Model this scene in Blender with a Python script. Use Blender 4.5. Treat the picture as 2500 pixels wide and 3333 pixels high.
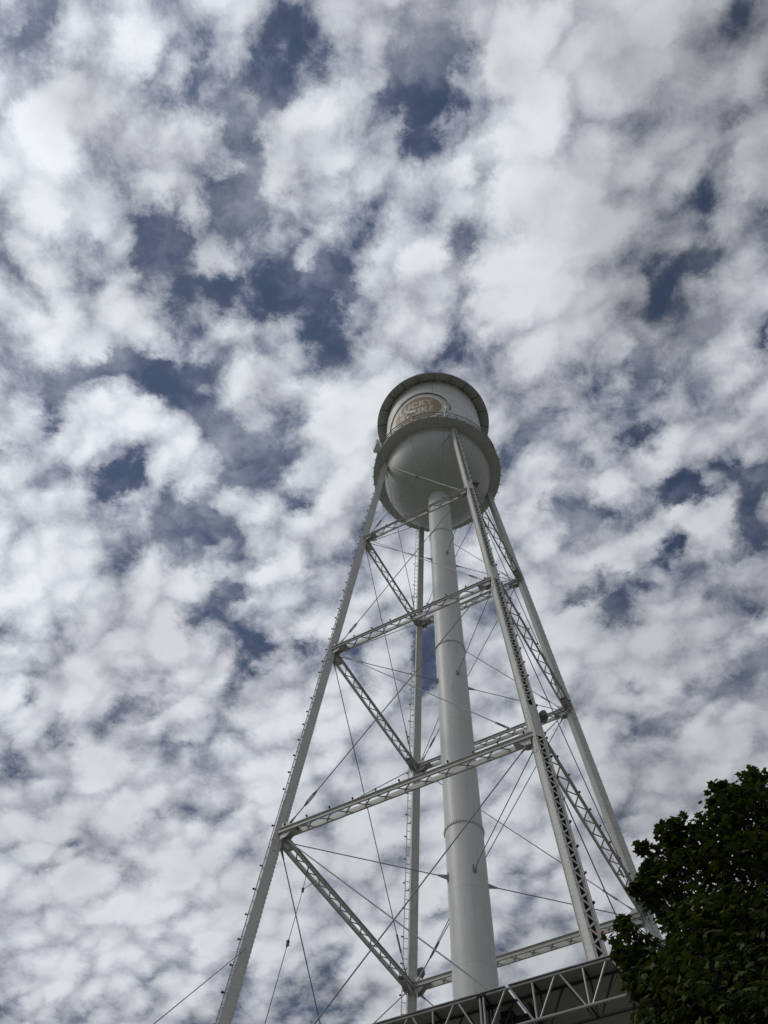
import bpy, bmesh, math, random
from mathutils import Vector, Matrix
random.seed(11)
V = Vector
R = math.radians
for o in list(bpy.data.objects):
    bpy.data.objects.remove(o, do_unlink=True)
SC = bpy.context.scene
COL = SC.collection

# ------------------------------------------------------------------ camera
cam_d = bpy.data.cameras.new("camera")
cam = bpy.data.objects.new("camera", cam_d)
COL.objects.link(cam)
SC.camera = cam
cam_d.sensor_fit = 'VERTICAL'
cam_d.sensor_height = 36.0
cam_d.lens = 36.0 * 2629.73 / 3333.0
cam_d.clip_start = 0.05
cam_d.clip_end = 20000
YAW, PITCH, ROLL = R(-13.1124), R(62.2890), R(3.1365)
fw = V((-math.sin(YAW) * math.cos(PITCH), math.cos(YAW) * math.cos(PITCH), math.sin(PITCH)))
rt = V((math.cos(YAW), math.sin(YAW), 0))
up = rt.cross(fw)
rr = rt * math.cos(ROLL) + up * math.sin(ROLL)
uu = -rt * math.sin(ROLL) + up * math.cos(ROLL)
cam.matrix_world = Matrix((
    (rr.x, uu.x, -fw.x, -6.5282), (rr.y, uu.y, -fw.y, -16.5132), (rr.z, uu.z, -fw.z, 1.6), (0, 0, 0, 1)))

# ------------------------------------------------------------------ view, sun, sky
SC.view_settings.view_transform = 'Standard'
SC.view_settings.look = 'None'
SC.view_settings.exposure = 0.0
SC.view_settings.gamma = 1.0
SUN_AZ, SUN_EL = R(172), R(46)       # azimuth measured counter-clockwise from +X
sun_dir = V((math.cos(SUN_AZ) * math.cos(SUN_EL), math.sin(SUN_AZ) * math.cos(SUN_EL), math.sin(SUN_EL)))
sd = bpy.data.lights.new("sun", 'SUN')
sd.energy = 1.1
sd.angle = R(14)
sd.color = (1.0, 0.955, 0.88)
so = bpy.data.objects.new("sun", sd)
COL.objects.link(so)
so.rotation_euler = sun_dir.to_track_quat('Z', 'Y').to_euler()

# cloud gaps (negative) and thick cloud (positive): centre and half-size on the cloud sheet, weight
CLOUD_CELLS = [
    (-0.399,-0.02,0.034,0.039,-0.55), (-0.257,-0.003,0.06,0.044,-0.5), (-0.238,0.016,0.04,0.036,-0.4), (-0.097,-0.031,0.05,0.035,-0.5),
    (-0.122,-0.01,0.055,0.027,-0.55), (-0.147,0.007,0.041,0.027,-0.6), (-0.179,0.05,0.052,0.057,-0.9), (-0.17,0.078,0.032,0.058,-0.8),
    (-0.191,0.118,0.048,0.04,-0.6), (-0.274,0.163,0.054,0.047,-0.85), (-0.165,0.148,0.081,0.047,-0.95), (-0.373,0.162,0.043,0.052,-0.5),
    (-0.406,0.2,0.038,0.037,-0.4), (-0.255,0.204,0.133,0.054,-0.6), (-0.15,0.235,0.124,0.05,-1.0), (-0.107,0.267,0.057,0.046,-1.0),
    (-0.099,0.214,0.056,0.044,-0.85), (-0.35,0.351,0.07,0.03,-1.0), (-0.274,0.349,0.082,0.042,-1.0), (-0.144,0.316,0.047,0.042,-0.6),
    (-0.046,0.121,0.054,0.051,-0.6), (-0.066,0.185,0.044,0.053,-0.45), (-0.438,0.233,0.033,0.027,-0.5), (-0.427,0.255,0.039,0.022,-0.5),
    (0.018,-0.041,0.035,0.056,-0.6), (0.04,-0.011,0.03,0.035,-0.5), (0.057,-0.045,0.025,0.047,-0.6), (-0.009,0.023,0.062,0.046,-0.5),
    (0.019,0.05,0.047,0.047,-0.6), (0.01,0.069,0.042,0.029,-0.5), (0.084,0.075,0.022,0.053,-0.5), (0.084,0.13,0.027,0.056,-0.65),
    (0.078,0.183,0.028,0.053,-0.6), (0.06,0.227,0.045,0.044,-0.55), (0.073,0.255,0.034,0.045,-0.5), (0.112,0.296,0.046,0.029,-0.5),
    (0.287,-0.014,0.044,0.096,-0.2), (0.31,0.035,0.052,0.074,-0.3), (0.343,0.017,0.025,0.023,-0.3), (0.361,0.07,0.022,0.038,-0.45),
    (0.341,0.118,0.044,0.07,-0.55), (0.344,0.169,0.049,0.063,-0.42), (0.329,0.205,0.065,0.054,-0.4), (0.323,0.258,0.056,0.056,-0.6),
    (0.315,0.291,0.046,0.046,-0.65), (0.151,-0.047,0.039,0.034,-0.3), (0.23,0.099,0.063,0.054,-0.25), (0.447,0.243,0.033,0.033,-0.7),
    (0.326,-0.084,0.103,0.037,-0.3), (0.314,0.385,0.058,0.032,-1.0), (0.334,0.351,0.029,0.03,-0.5), (0.247,0.447,0.043,0.065,-0.8),
    (0.4,0.447,0.059,0.034,-0.7), (0.381,0.459,0.048,0.031,-0.8), (0.436,0.425,0.052,0.023,-0.5), (0.354,0.446,0.077,0.039,-0.5),
    (0.282,0.503,0.064,0.06,-1.0), (0.396,0.54,0.034,0.025,-0.8), (0.382,0.553,0.034,0.022,-0.8), (0.358,0.562,0.031,0.028,-0.4),
    (0.297,0.609,0.041,0.029,-0.8), (0.27,0.623,0.045,0.029,-0.75), (0.351,0.604,0.048,0.026,-0.75), (0.34,0.643,0.032,0.026,-0.5),
    (0.49,0.605,0.044,0.045,-0.6), (0.48,0.516,0.043,0.06,-0.7), (0.495,0.474,0.042,0.052,-0.6), (0.492,0.436,0.033,0.036,-0.6),
    (0.432,0.326,0.028,0.021,-0.5), (0.384,0.755,0.039,0.028,-0.6), (0.446,0.741,0.029,0.024,-0.4), (0.436,0.77,0.026,0.025,-0.4),
    (0.545,0.735,0.032,0.038,-0.5), (0.4,0.819,0.067,0.036,-0.4), (0.363,0.852,0.065,0.041,-0.4), (0.435,0.851,0.054,0.033,-0.35),
    (0.081,0.711,0.043,0.088,-1.0), (0.071,0.758,0.034,0.047,-0.8), (0.207,0.901,0.056,0.037,-0.5), (-0.234,0.58,0.092,0.045,-1.0),
    (-0.252,0.547,0.069,0.039,-0.9), (-0.289,0.528,0.04,0.038,-0.7), (-0.203,0.648,0.052,0.021,-0.7), (-0.223,0.66,0.039,0.018,-0.6),
    (-0.254,0.694,0.046,0.039,-0.55), (-0.345,0.746,0.056,0.034,-0.5), (-0.512,0.774,0.046,0.028,-0.6), (-0.384,0.773,0.037,0.025,-0.4),
    (-0.308,0.803,0.044,0.028,-0.5), (-0.329,0.826,0.048,0.018,-0.55), (-0.357,0.841,0.048,0.016,-0.55), (-0.518,0.825,0.033,0.022,-0.5),
    (-0.181,0.772,0.038,0.053,-0.9), (-0.202,0.808,0.039,0.044,-0.8), (-0.158,0.74,0.035,0.031,-0.7), (-0.11,0.727,0.035,0.023,-0.8),
    (-0.087,0.713,0.035,0.023,-0.8), (-0.038,0.758,0.03,0.05,-0.8), (-0.027,0.792,0.028,0.044,-0.7), (-0.203,0.876,0.035,0.026,-0.4),
    (-0.473,0.89,0.038,0.036,-0.45), (-0.534,0.918,0.034,0.026,-0.4), (-0.345,1.032,0.023,0.021,-0.45), (-0.52,1.072,0.028,0.021,-0.45),
    (-0.471,1.086,0.026,0.025,-0.45), (-0.459,1.122,0.029,0.022,-0.45), (-0.372,1.145,0.041,0.029,-0.5), (-0.53,1.149,0.032,0.022,-0.4),
    (-0.471,1.2,0.053,0.03,-0.35), (-0.305,1.28,0.034,0.027,-0.45), (-0.389,1.359,0.085,0.04,-0.45), (-0.097,1.42,0.152,0.071,-0.7),
    (-0.572,1.436,0.147,0.049,-0.7), (-0.043,1.337,0.063,0.059,-0.55), (-0.366,0.484,0.061,0.026,-1.0), (-0.212,0.426,0.055,0.07,-0.75),
    (-0.169,0.45,0.059,0.055,-0.8), (-0.126,0.508,0.038,0.034,-0.5), (-0.499,0.448,0.035,0.032,-0.75), (-0.439,0.384,0.037,0.031,-0.6),
    (0.125,1.205,0.055,0.049,-0.65), (-0.444,0.13,0.084,0.09,0.3), (-0.383,0.055,0.091,0.066,0.35), (0.15,0.101,0.119,0.188,0.35),
    (0.194,0.219,0.134,0.121,0.3), (-0.055,0.362,0.143,0.111,0.45), (0.012,0.197,0.1,0.087,0.4), (0.02,0.149,0.055,0.052,0.4),
    (-0.122,0.071,0.058,0.067,0.4), (-0.1,0.165,0.06,0.053,0.45), (-0.236,0.169,0.035,0.05,0.8), (-0.355,0.419,0.131,0.051,0.55),
    (0.352,-0.073,0.104,0.074,0.25), (0.267,1.215,0.378,0.229,0.25), (0.358,0.71,0.338,0.183,0.15), (-0.139,0.373,0.072,0.148,-0.12),
    (-0.17,0.51,0.113,0.068,-0.15), (-0.167,0.287,0.092,0.035,0.5), (-0.338,0.28,0.09,0.046,0.35), (0.379,0.496,0.096,0.033,0.6),
    (0.282,0.462,0.049,0.042,0.5), (-0.171,0.622,0.078,0.072,0.3), (-0.403,0.629,0.204,0.115,0.3), (0.124,-0.024,0.06,0.052,0.4),
    (0.368,-0.014,0.055,0.105,0.35), (-0.365,1.159,0.297,0.221,0.15), (0.291,0.701,0.079,0.09,0.4), (-0.058,0.451,0.074,0.104,0.4),
    (0.439,0.555,0.061,0.055,0.4), (-0.18,0.108,0.16,0.229,-0.22), (-0.138,0.238,0.192,0.101,-0.28), (-0.218,0.426,0.158,0.141,-0.22),
    (0.012,0.026,0.103,0.148,-0.22), (0.323,0.131,0.083,0.192,-0.12), (-0.35,0.354,0.186,0.055,-0.2), (-0.451,0.384,0.093,0.061,-0.15),
    (0.309,0.603,0.152,0.072,-0.2), (-0.26,0.575,0.153,0.077,-0.35), (-0.279,0.158,0.173,0.063,-0.15), (-0.137,1.434,0.402,0.124,-0.1),
    (-0.549,1.439,0.248,0.081,-0.25), (-0.335,0.808,0.149,0.048,-0.2), (-0.178,0.772,0.082,0.078,-0.25), (-0.363,1.113,0.676,0.597,0.38),
    (0.369,1.02,0.599,0.559,0.3), (0.168,0.115,0.185,0.301,0.3), (0.215,0.016,0.134,0.182,0.3), (-0.424,0.094,0.127,0.242,0.2),
    (0.04,0.439,0.307,0.195,0.1),
]
CLOUD_BANKS = [
    (0.315,0.034,0.158,0.239,0.34), (0.214,0.102,0.095,0.079,0.2), (0.324,-0.072,0.132,0.066,0.25), (0.12,-0.019,0.06,0.044,0.18),
    (0.281,0.208,0.144,0.141,0.22), (-0.356,0.04,0.061,0.055,0.2), (-0.161,-0.049,0.088,0.034,0.15),
]

W = bpy.data.worlds.new("World")
SC.world = W
W.use_nodes = True
nt = W.node_tree
nt.nodes.clear()
N, Lk = nt.nodes, nt.links


def node(t, **kw):
    n = N.new(t)
    for k, v in kw.items():
        setattr(n, k, v)
    return n


def math_n(op, a, b=None, c=None, clamp=False):
    n = node('ShaderNodeMath', operation=op, use_clamp=clamp)
    for i, x in enumerate((a, b, c)):
        if x is None:
            continue
        if isinstance(x, (int, float)):
            n.inputs[i].default_value = x
        else:
            Lk.new(x, n.inputs[i])
    return n.outputs[0]


def vec_n(op, a, b=None, c=None, out=0):
    n = node('ShaderNodeVectorMath', operation=op)
    for i, x in enumerate((a, b, c)):
        if x is None:
            continue
        if isinstance(x, (tuple, list, Vector)):
            n.inputs[i].default_value = tuple(x)
        else:
            Lk.new(x, n.inputs[i])
    return n.outputs['Value'] if op == 'DOT_PRODUCT' else n.outputs[0]


def noise_n(vec, scale, detail, rough, dist=0.0, color=False, lac=2.0):
    n = node('ShaderNodeTexNoise')
    n.noise_dimensions = '3D'
    Lk.new(vec, n.inputs['Vector'])
    n.inputs['Scale'].default_value = scale
    n.inputs['Detail'].default_value = detail
    n.inputs['Roughness'].default_value = rough
    n.inputs['Lacunarity'].default_value = lac
    n.inputs['Distortion'].default_value = dist
    return n.outputs['Color' if color else 'Fac']


tc = node('ShaderNodeTexCoord')
D = vec_n('NORMALIZE', tc.outputs['Generated'])
sx = vec_n('DOT_PRODUCT', D, (math.cos(YAW), math.sin(YAW), 0))
sy = vec_n('DOT_PRODUCT', D, (-math.sin(YAW), math.cos(YAW), 0))
# the sheet is thick and curves down with the earth, so it never closes up fully towards the horizon
sz = math_n('MULTIPLY_ADD', math_n('MAXIMUM', vec_n('DOT_PRODUCT', D, (0, 0, 1)), 0.03), 0.80, 0.20)
cmb = node('ShaderNodeCombineXYZ')
Lk.new(math_n('DIVIDE', sx, sz), cmb.inputs[0])
Lk.new(math_n('DIVIDE', sy, sz), cmb.inputs[1])
P = cmb.outputs[0]
# ragged cloud edges: bend the sheet with noise before looking the gaps up
w1 = vec_n('SUBTRACT', noise_n(P, 7.0, 7, 0.68, color=True), (0.5, 0.5, 0.5))
Pw = vec_n('MULTIPLY_ADD', w1, (0.16, 0.16, 0.0), P)
# (the running sum rides in the third component, so the cells are worked through one after another)
S_ = Pw
for (cu, cv, ru, rv, wt) in CLOUD_CELLS:
    q = vec_n('MULTIPLY_ADD', S_, (1 / ru, 1 / rv, 0), (-cu / ru, -cv / rv, 0))
    g = node('ShaderNodeTexGradient', gradient_type='SPHERICAL')
    Lk.new(q, g.inputs[0])
    S_ = vec_n('MULTIPLY_ADD', g.outputs['Fac'], (0, 0, wt), S_)
sxyz = node('ShaderNodeSeparateXYZ')
Lk.new(S_, sxyz.inputs[0])
acc = sxyz.outputs[2]
big = noise_n(Pw, 5.0, 2, 0.5)
wisp = noise_n(P, 17.0, 8, 0.66, 0.3, color=True)
w2 = vec_n('SUBTRACT', wisp, (0.5, 0.5, 0.5))
# the sheet is drawn out into rows
rows = node('ShaderNodeMapping', vector_type='TEXTURE')
Lk.new(vec_n('MULTIPLY_ADD', w2, (0.032, 0.032, 0.0), vec_n('MULTIPLY_ADD', w1, (0.10, 0.10, 0.0), P)), rows.inputs[0])
rows.inputs['Rotation'].default_value = (0, 0, R(-42))
rows.inputs['Scale'].default_value = (1.25, 0.85, 1.0)


def puffs(vec, scale, smooth):
    n = node('ShaderNodeTexVoronoi', feature='SMOOTH_F1')
    n.voronoi_dimensions = '2D'
    Lk.new(vec, n.inputs['Vector'])
    n.inputs['Scale'].default_value = scale
    n.inputs['Smoothness'].default_value = smooth
    return n.outputs['Distance']


pf1 = puffs(rows.outputs[0], 8.5, 0.45)
pf2 = puffs(rows.outputs[0], 20.0, 0.30)
# density: 0 open sky ... 1 solid cloud
dens = math_n('MULTIPLY_ADD', acc, 0.52, 1.07)
dens = math_n('ADD', dens, math_n('MULTIPLY_ADD', big, 0.40, -0.20))
dens = math_n('MULTIPLY_ADD', pf1, -0.55, dens)
dens = math_n('MULTIPLY_ADD', pf2, -0.58, dens)
sp3 = node('ShaderNodeSeparateXYZ')
Lk.new(w2, sp3.inputs[0])
edge = node('ShaderNodeMapRange', interpolation_type='SMOOTHSTEP')
Lk.new(dens, edge.inputs['Value'])
edge.inputs['From Min'].default_value = 0.25
edge.inputs['From Max'].default_value = 0.90
edge.inputs['To Min'].default_value = 1.5
edge.inputs['To Max'].default_value = 0.2
dens = math_n('MULTIPLY_ADD', sp3.outputs[2], edge.outputs[0], dens)
# thin veils drifting across the gaps
veil = noise_n(vec_n('MULTIPLY_ADD', w2, (0.05, 0.05, 0.0), P), 6.0, 6, 0.60)
veil = math_n('MULTIPLY_ADD', veil, 1.5, -0.56)
mx_ = node('ShaderNodeMath', operation='SMOOTH_MAX')
Lk.new(dens, mx_.inputs[0])
Lk.new(veil, mx_.inputs[1])
mx_.inputs[2].default_value = 0.15
dens = mx_.outputs[0]
ramp = node('ShaderNodeValToRGB')
Lk.new(math_n('MULTIPLY', dens, 0.8), ramp.inputs[0])
cr = ramp.color_ramp
cr.interpolation = 'B_SPLINE'
stops = [(0.0, (0.062, 0.090, 0.165)), (0.10, (0.085, 0.112, 0.185)), (0.25, (0.20, 0.225, 0.30)),
         (0.39, (0.38, 0.405, 0.475)), (0.53, (0.57, 0.605, 0.67)), (0.68, (0.785, 0.825, 0.875)), (0.80, (0.83, 0.865, 0.905)),
         (1.0, (0.74, 0.775, 0.82))]
while len(cr.elements) < len(stops):
    cr.elements.new(0.5)
for e, (p, c) in zip(cr.elements, stops):
    e.position = p
    e.color = (*c, 1)
# the cloud opacity over the clear sky
al = node('ShaderNodeMapRange', interpolation_type='SMOOTHSTEP')
Lk.new(math_n('MULTIPLY_ADD', sp3.outputs[0], 0.55, dens), al.inputs['Value'])
al.inputs['From Min'].default_value = 0.02
al.inputs['From Max'].default_value = 0.36
sky = node('ShaderNodeTexSky', sky_type='NISHITA')
sky.sun_disc = False
sky.sun_elevation = SUN_EL
sky.sun_rotation = R(90) - SUN_AZ
sky.air_density = 1.0
sky.dust_density = 0.6
sky.ozone_density = 1.5
# light through the cloud sheet: brighter towards the sun
cosun = math_n('MULTIPLY_ADD', vec_n('DOT_PRODUCT', D, tuple(sun_dir)), 0.5, 0.5, clamp=True)
glow = math_n('MULTIPLY_ADD', math_n('POWER', cosun, 1.6), 0.72, 0.34)
# low sky outside the view, dimmed like an overcast horizon to darken the tower
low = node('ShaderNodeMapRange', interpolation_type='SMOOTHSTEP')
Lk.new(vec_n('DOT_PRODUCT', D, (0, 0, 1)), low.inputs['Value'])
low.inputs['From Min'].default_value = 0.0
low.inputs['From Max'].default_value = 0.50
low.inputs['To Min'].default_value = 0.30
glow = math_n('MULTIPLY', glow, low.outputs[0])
# thick banks of the sheet let less light through
bank = node('ShaderNodeMapRange', interpolation_type='SMOOTHSTEP')
Lk.new(noise_n(P, 3.4, 3, 0.55), bank.inputs['Value'])
bank.inputs['From Min'].default_value = 0.42
bank.inputs['From Max'].default_value = 0.66
bank.inputs['To Min'].default_value = 1.08
bank.inputs['To Max'].default_value = 0.88
T_ = vec_n('MULTIPLY', Pw, (1, 1, 0))
for (cu, cv, ru, rv, wt) in CLOUD_BANKS:
    q = vec_n('MULTIPLY_ADD', T_, (1 / ru, 1 / rv, 0), (-cu / ru, -cv / rv, 0))
    g = node('ShaderNodeTexGradient', gradient_type='SPHERICAL')
    Lk.new(q, g.inputs[0])
    T_ = vec_n('MULTIPLY_ADD', g.outputs['Fac'], (0, 0, wt), T_)
tx = node('ShaderNodeSeparateXYZ')
Lk.new(T_, tx.inputs[0])
shade = math_n('SUBTRACT', bank.outputs[0], math_n('MINIMUM', tx.outputs[2], 0.34))
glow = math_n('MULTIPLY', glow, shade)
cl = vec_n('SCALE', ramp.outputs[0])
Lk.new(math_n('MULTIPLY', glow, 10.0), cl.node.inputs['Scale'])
skyc = vec_n('MULTIPLY', sky.outputs[0], (0.42, 0.42, 0.42))
mix = node('ShaderNodeMix', data_type='RGBA')
Lk.new(math_n('MULTIPLY_ADD', al.outputs[0], 0.74, 0.26), mix.inputs['Factor'])
Lk.new(skyc, mix.inputs[6])
Lk.new(cl, mix.inputs[7])
# the sheet dissolves into grey haze at the horizon
hz = node('ShaderNodeMapRange', interpolation_type='SMOOTHSTEP')
Lk.new(vec_n('DOT_PRODUCT', D, (0, 0, 1)), hz.inputs['Value'])
hz.inputs['From Min'].default_value = 0.05
hz.inputs['From Max'].default_value = 0.28
hmix = node('ShaderNodeMix', data_type='RGBA')
Lk.new(hz.outputs[0], hmix.inputs['Factor'])
hmix.inputs[6].default_value = (2.0, 2.15, 2.4, 1)
Lk.new(mix.outputs[2], hmix.inputs[7])
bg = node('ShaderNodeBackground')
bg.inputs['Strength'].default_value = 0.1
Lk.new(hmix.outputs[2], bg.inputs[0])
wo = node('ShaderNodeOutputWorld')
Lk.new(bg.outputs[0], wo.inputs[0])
W.cycles.sampling_method = 'MANUAL'
W.cycles.sample_map_resolution = 256

# ------------------------------------------------------------------ materials


def mat(name, base, rough=0.55, metal=0.0, var=0.0, var_scale=4.0, dirt=None, dirt_amt=0.0, streak=False,
        bump=0.0, bump_scale=30.0, spec=0.4, extra=None):
    m = bpy.data.materials.new(name)
    m.use_nodes = True
    t = m.node_tree
    b = t.nodes['Principled BSDF']
    b.inputs['Roughness'].default_value = rough
    b.inputs['Metallic'].default_value = metal
    b.inputs['Specular IOR Level'].default_value = spec
    co = t.nodes.new('ShaderNodeTexCoord')
    col = t.nodes.new('ShaderNodeRGB')
    col.outputs[0].default_value = (*base, 1)
    cur = col.outputs[0]

    def noise(scale, detail=5, stretch=None):
        n = t.nodes.new('ShaderNodeTexNoise')
        n.inputs['Scale'].default_value = scale
        n.inputs['Detail'].default_value = detail
        n.inputs['Roughness'].default_value = 0.65
        if stretch:
            mp = t.nodes.new('ShaderNodeMapping')
            mp.inputs['Scale'].default_value = stretch
            t.links.new(co.outputs['Object'], mp.inputs[0])
            t.links.new(mp.outputs[0], n.inputs['Vector'])
        else:
            t.links.new(co.outputs['Object'], n.inputs['Vector'])
        return n.outputs['Fac']

    def mixc(fac, a, b_, mode='MIX'):
        x = t.nodes.new('ShaderNodeMix')
        x.data_type = 'RGBA'
        x.blend_type = mode
        if isinstance(fac, float):
            x.inputs[0].default_value = fac
        else:
            t.links.new(fac, x.inputs[0])
        for i, s in ((6, a), (7, b_)):
            if isinstance(s, tuple):
                x.inputs[i].default_value = (*s, 1)
            else:
                t.links.new(s, x.inputs[i])
        return x.outputs[2]

    def rng(v, a, b_, lo=0.0, hi=1.0):
        r = t.nodes.new('ShaderNodeMapRange')
        t.links.new(v, r.inputs[0])
        r.inputs[1].default_value, r.inputs[2].default_value = a, b_
        r.inputs[3].default_value, r.inputs[4].default_value = lo, hi
        return r.outputs[0]
    if var:
        cur = mixc(rng(noise(var_scale), 0.3, 0.7), cur, tuple(c * (1 - var) for c in base))
    if dirt:
        d = noise(2.3, 8, (6, 6, 0.35) if streak else None)
        cur = mixc(rng(d, 0.56, 0.78, 0, dirt_amt), cur, dirt)
        d2 = noise(21.0, 6)
        cur = mixc(rng(d2, 0.66, 0.74, 0, dirt_amt * 1.2), cur, tuple(c * 0.55 for c in dirt))
    if extra:
        cur = extra(t, co, cur, mixc, rng, noise)
    t.links.new(cur, b.inputs['Base Color'])
    if bump:
        bp = t.nodes.new('ShaderNodeBump')
        bp.inputs['Strength'].default_value = bump
        bp.inputs['Distance'].default_value = 0.01
        t.links.new(noise(bump_scale), bp.inputs['Height'])
        t.links.new(bp.outputs[0], b.inputs['Normal'])
    return m


def mnode(t, op, a, b=None):
    n = t.nodes.new('ShaderNodeMath')
    n.operation = op
    for i, s in enumerate((a, b)):
        if s is None:
            continue
        if isinstance(s, (int, float)):
            n.inputs[i].default_value = s
        else:
            t.links.new(s, n.inputs[i])
    return n.outputs[0]


def seam_lines(zs, n_vert, width, dark, offset=0.0, wobble=0.0):
    """dirt lying in the plate seams: rings at heights zs and n_vert upright seams"""
    def f(t, co, cur, mixc, rng, noise):
        sp = t.nodes.new('ShaderNodeSeparateXYZ')
        t.links.new(co.outputs['Object'], sp.inputs[0])
        fac = None
        for z in zs:
            d = mnode(t, 'ABSOLUTE', mnode(t, 'SUBTRACT', sp.outputs[2], z))
            k = rng(d, width * 0.4, width, 0.95, 0.0)
            fac = k if fac is None else mnode(t, 'MAXIMUM', fac, k)
        if n_vert:
            an = mnode(t, 'ARCTAN2', sp.outputs[1], sp.outputs[0])
            u = mnode(t, 'FRACT', mnode(t, 'ADD', mnode(t, 'MULTIPLY', an, n_vert / (2 * math.pi)), 10.0 + offset))
            d = mnode(t, 'ABSOLUTE', mnode(t, 'SUBTRACT', u, 0.5))
            k = rng(d, 0.004, 0.012, 0.75, 0.0)
            fac = k if fac is None else mnode(t, 'MAXIMUM', fac, k)
        fac = mnode(t, 'MULTIPLY', fac, rng(noise(3.0), 0.3, 0.6, 0.35, 1.0))
        return mixc(fac, cur, dark)
    return f


PAINT = (0.61, 0.605, 0.565)
M_leg = mat("leg_paint", PAINT, 0.5, var=0.12, dirt=(0.32, 0.25, 0.16), dirt_amt=0.55, bump=0.15)
M_strut = mat("strut_paint", (0.55, 0.55, 0.52), 0.5, var=0.15, dirt=(0.24, 0.20, 0.15), dirt_amt=0.4, bump=0.15)
M_inner = mat("inside_dark", (0.20, 0.185, 0.15), 0.8, var=0.3)
M_rod = mat("rod_paint", (0.33, 0.35, 0.37), 0.5, var=0.2)
M_riser = mat("riser_paint", (0.69, 0.70, 0.675), 0.45, var=0.09, var_scale=1.2, dirt=(0.36, 0.32, 0.25),
              dirt_amt=0.85, streak=True, bump=0.12, bump_scale=6,
              extra=seam_lines((10.9, 12.9, 14.85, 18.8, 20.75, 22.7, 26.7, 28.7, 30.75, 34.8), 2, 0.016, (0.53, 0.53, 0.50), 0.77))
M_shell = mat("tank_paint", (0.69, 0.70, 0.67), 0.45, var=0.10, var_scale=1.5, dirt=(0.30, 0.27, 0.21), dirt_amt=0.6,
              streak=True, extra=seam_lines((41.1, 42.72, 44.65), 9, 0.035, (0.2, 0.2, 0.18), 0.22))
M_bowl = mat("bowl_paint", (0.62, 0.635, 0.61), 0.5, var=0.12, var_scale=0.9, dirt=(0.30, 0.28, 0.23), dirt_amt=0.5, streak=True,
             extra=seam_lines((38.95,), 10, 0.03, (0.2, 0.2, 0.18), 0.3))
M_balc = mat("balcony_paint", (0.62, 0.62, 0.59), 0.6, var=0.15, dirt=(0.22, 0.19, 0.15), dirt_amt=0.5)
M_eave = mat("eave_paint", (0.56, 0.555, 0.51), 0.6, var=0.15, dirt=(0.18, 0.16, 0.12), dirt_amt=0.6)
M_roof = mat("roof_paint", (0.5, 0.5, 0.47), 0.6, var=0.15)
M_rail = mat("rail_paint", (0.30, 0.31, 0.31), 0.5, var=0.1)
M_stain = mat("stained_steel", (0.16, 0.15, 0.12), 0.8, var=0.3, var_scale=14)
M_tube = mat("dark_tube", (0.05, 0.055, 0.055), 0.4)
M_disc = mat("faded_disc", (0.34, 0.225, 0.105), 0.55, var=0.18, var_scale=5, dirt=(0.42, 0.33, 0.26), dirt_amt=0.5,
             extra=seam_lines((42.72,), 9, 0.02, (0.12, 0.1, 0.08), 0.22))
M_ring = mat("faded_ring", (0.64, 0.65, 0.58), 0.5, var=0.08, dirt=(0.4, 0.38, 0.3), dirt_amt=0.4,
             extra=seam_lines((42.72,), 9, 0.02, (0.2, 0.2, 0.18), 0.22))


def worn(t, co, cur, mixc, rng, noise):
    sp = t.nodes.new('ShaderNodeSeparateXYZ')
    t.links.new(co.outputs['Object'], sp.inputs[0])
    side = rng(sp.outputs[0], -1.9, -0.75)
    k = mnode(t, 'ADD', mnode(t, 'MULTIPLY', side, 0.26), noise(9.0, 6))
    return mixc(rng(k, 0.66, 0.72), cur, (0.34, 0.235, 0.15))


M_letter = mat("letter_paint", (0.60, 0.59, 0.54), 0.5, var=0.1, extra=worn)
M_bulb_dark = mat("dark_bulb", (0.012, 0.014, 0.022), 0.25, spec=0.6)
M_bulb_blue = mat("blue_bulb", (0.012, 0.02, 0.09), 0.2, spec=0.6)
M_bulb_orange = mat("orange_bulb", (0.42, 0.12, 0.04), 0.25, spec=0.6)
M_bulb_clear = mat("frosted_bulb", (0.62, 0.63, 0.63), 0.2, spec=0.6)
M_socket = mat("socket_rubber", (0.03, 0.03, 0.035), 0.6)
M_cable = mat("cable", (0.06, 0.06, 0.07), 0.6)
M_conduit = mat("conduit", (0.36, 0.37, 0.36), 0.5)
M_wire = mat("steel_wire", (0.06, 0.065, 0.075), 0.5)
M_ant = mat("antenna_plastic", (0.72, 0.73, 0.72), 0.4)
M_mount = mat("galvanised", (0.42, 0.43, 0.43), 0.45, 0.6)
M_lampbox = mat("grey_housing", (0.16, 0.17, 0.18), 0.5)
M_lens = mat("lamp_glass", (0.2, 0.22, 0.24), 0.1)
M_alu = mat("truss_aluminium", (0.36, 0.36, 0.355), 0.42, 0.35, var=0.12, var_scale=9, bump=0.1)
M_alu_shade = mat("truss_shaded", (0.055, 0.055, 0.055), 0.5, 0.2, var=0.2)  # dark copy of the truss aluminium, the rear frame's shade put into its colour
M_tarp = mat("canopy_tarpaulin", (0.42, 0.415, 0.395), 0.75, var=0.10, var_scale=0.8, bump=0.2, bump_scale=3)
M_black = mat("black_hardware", (0.015, 0.015, 0.016), 0.5)
M_bark = mat("bark", (0.10, 0.085, 0.065), 0.9, var=0.4, var_scale=12, bump=0.8)


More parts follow.
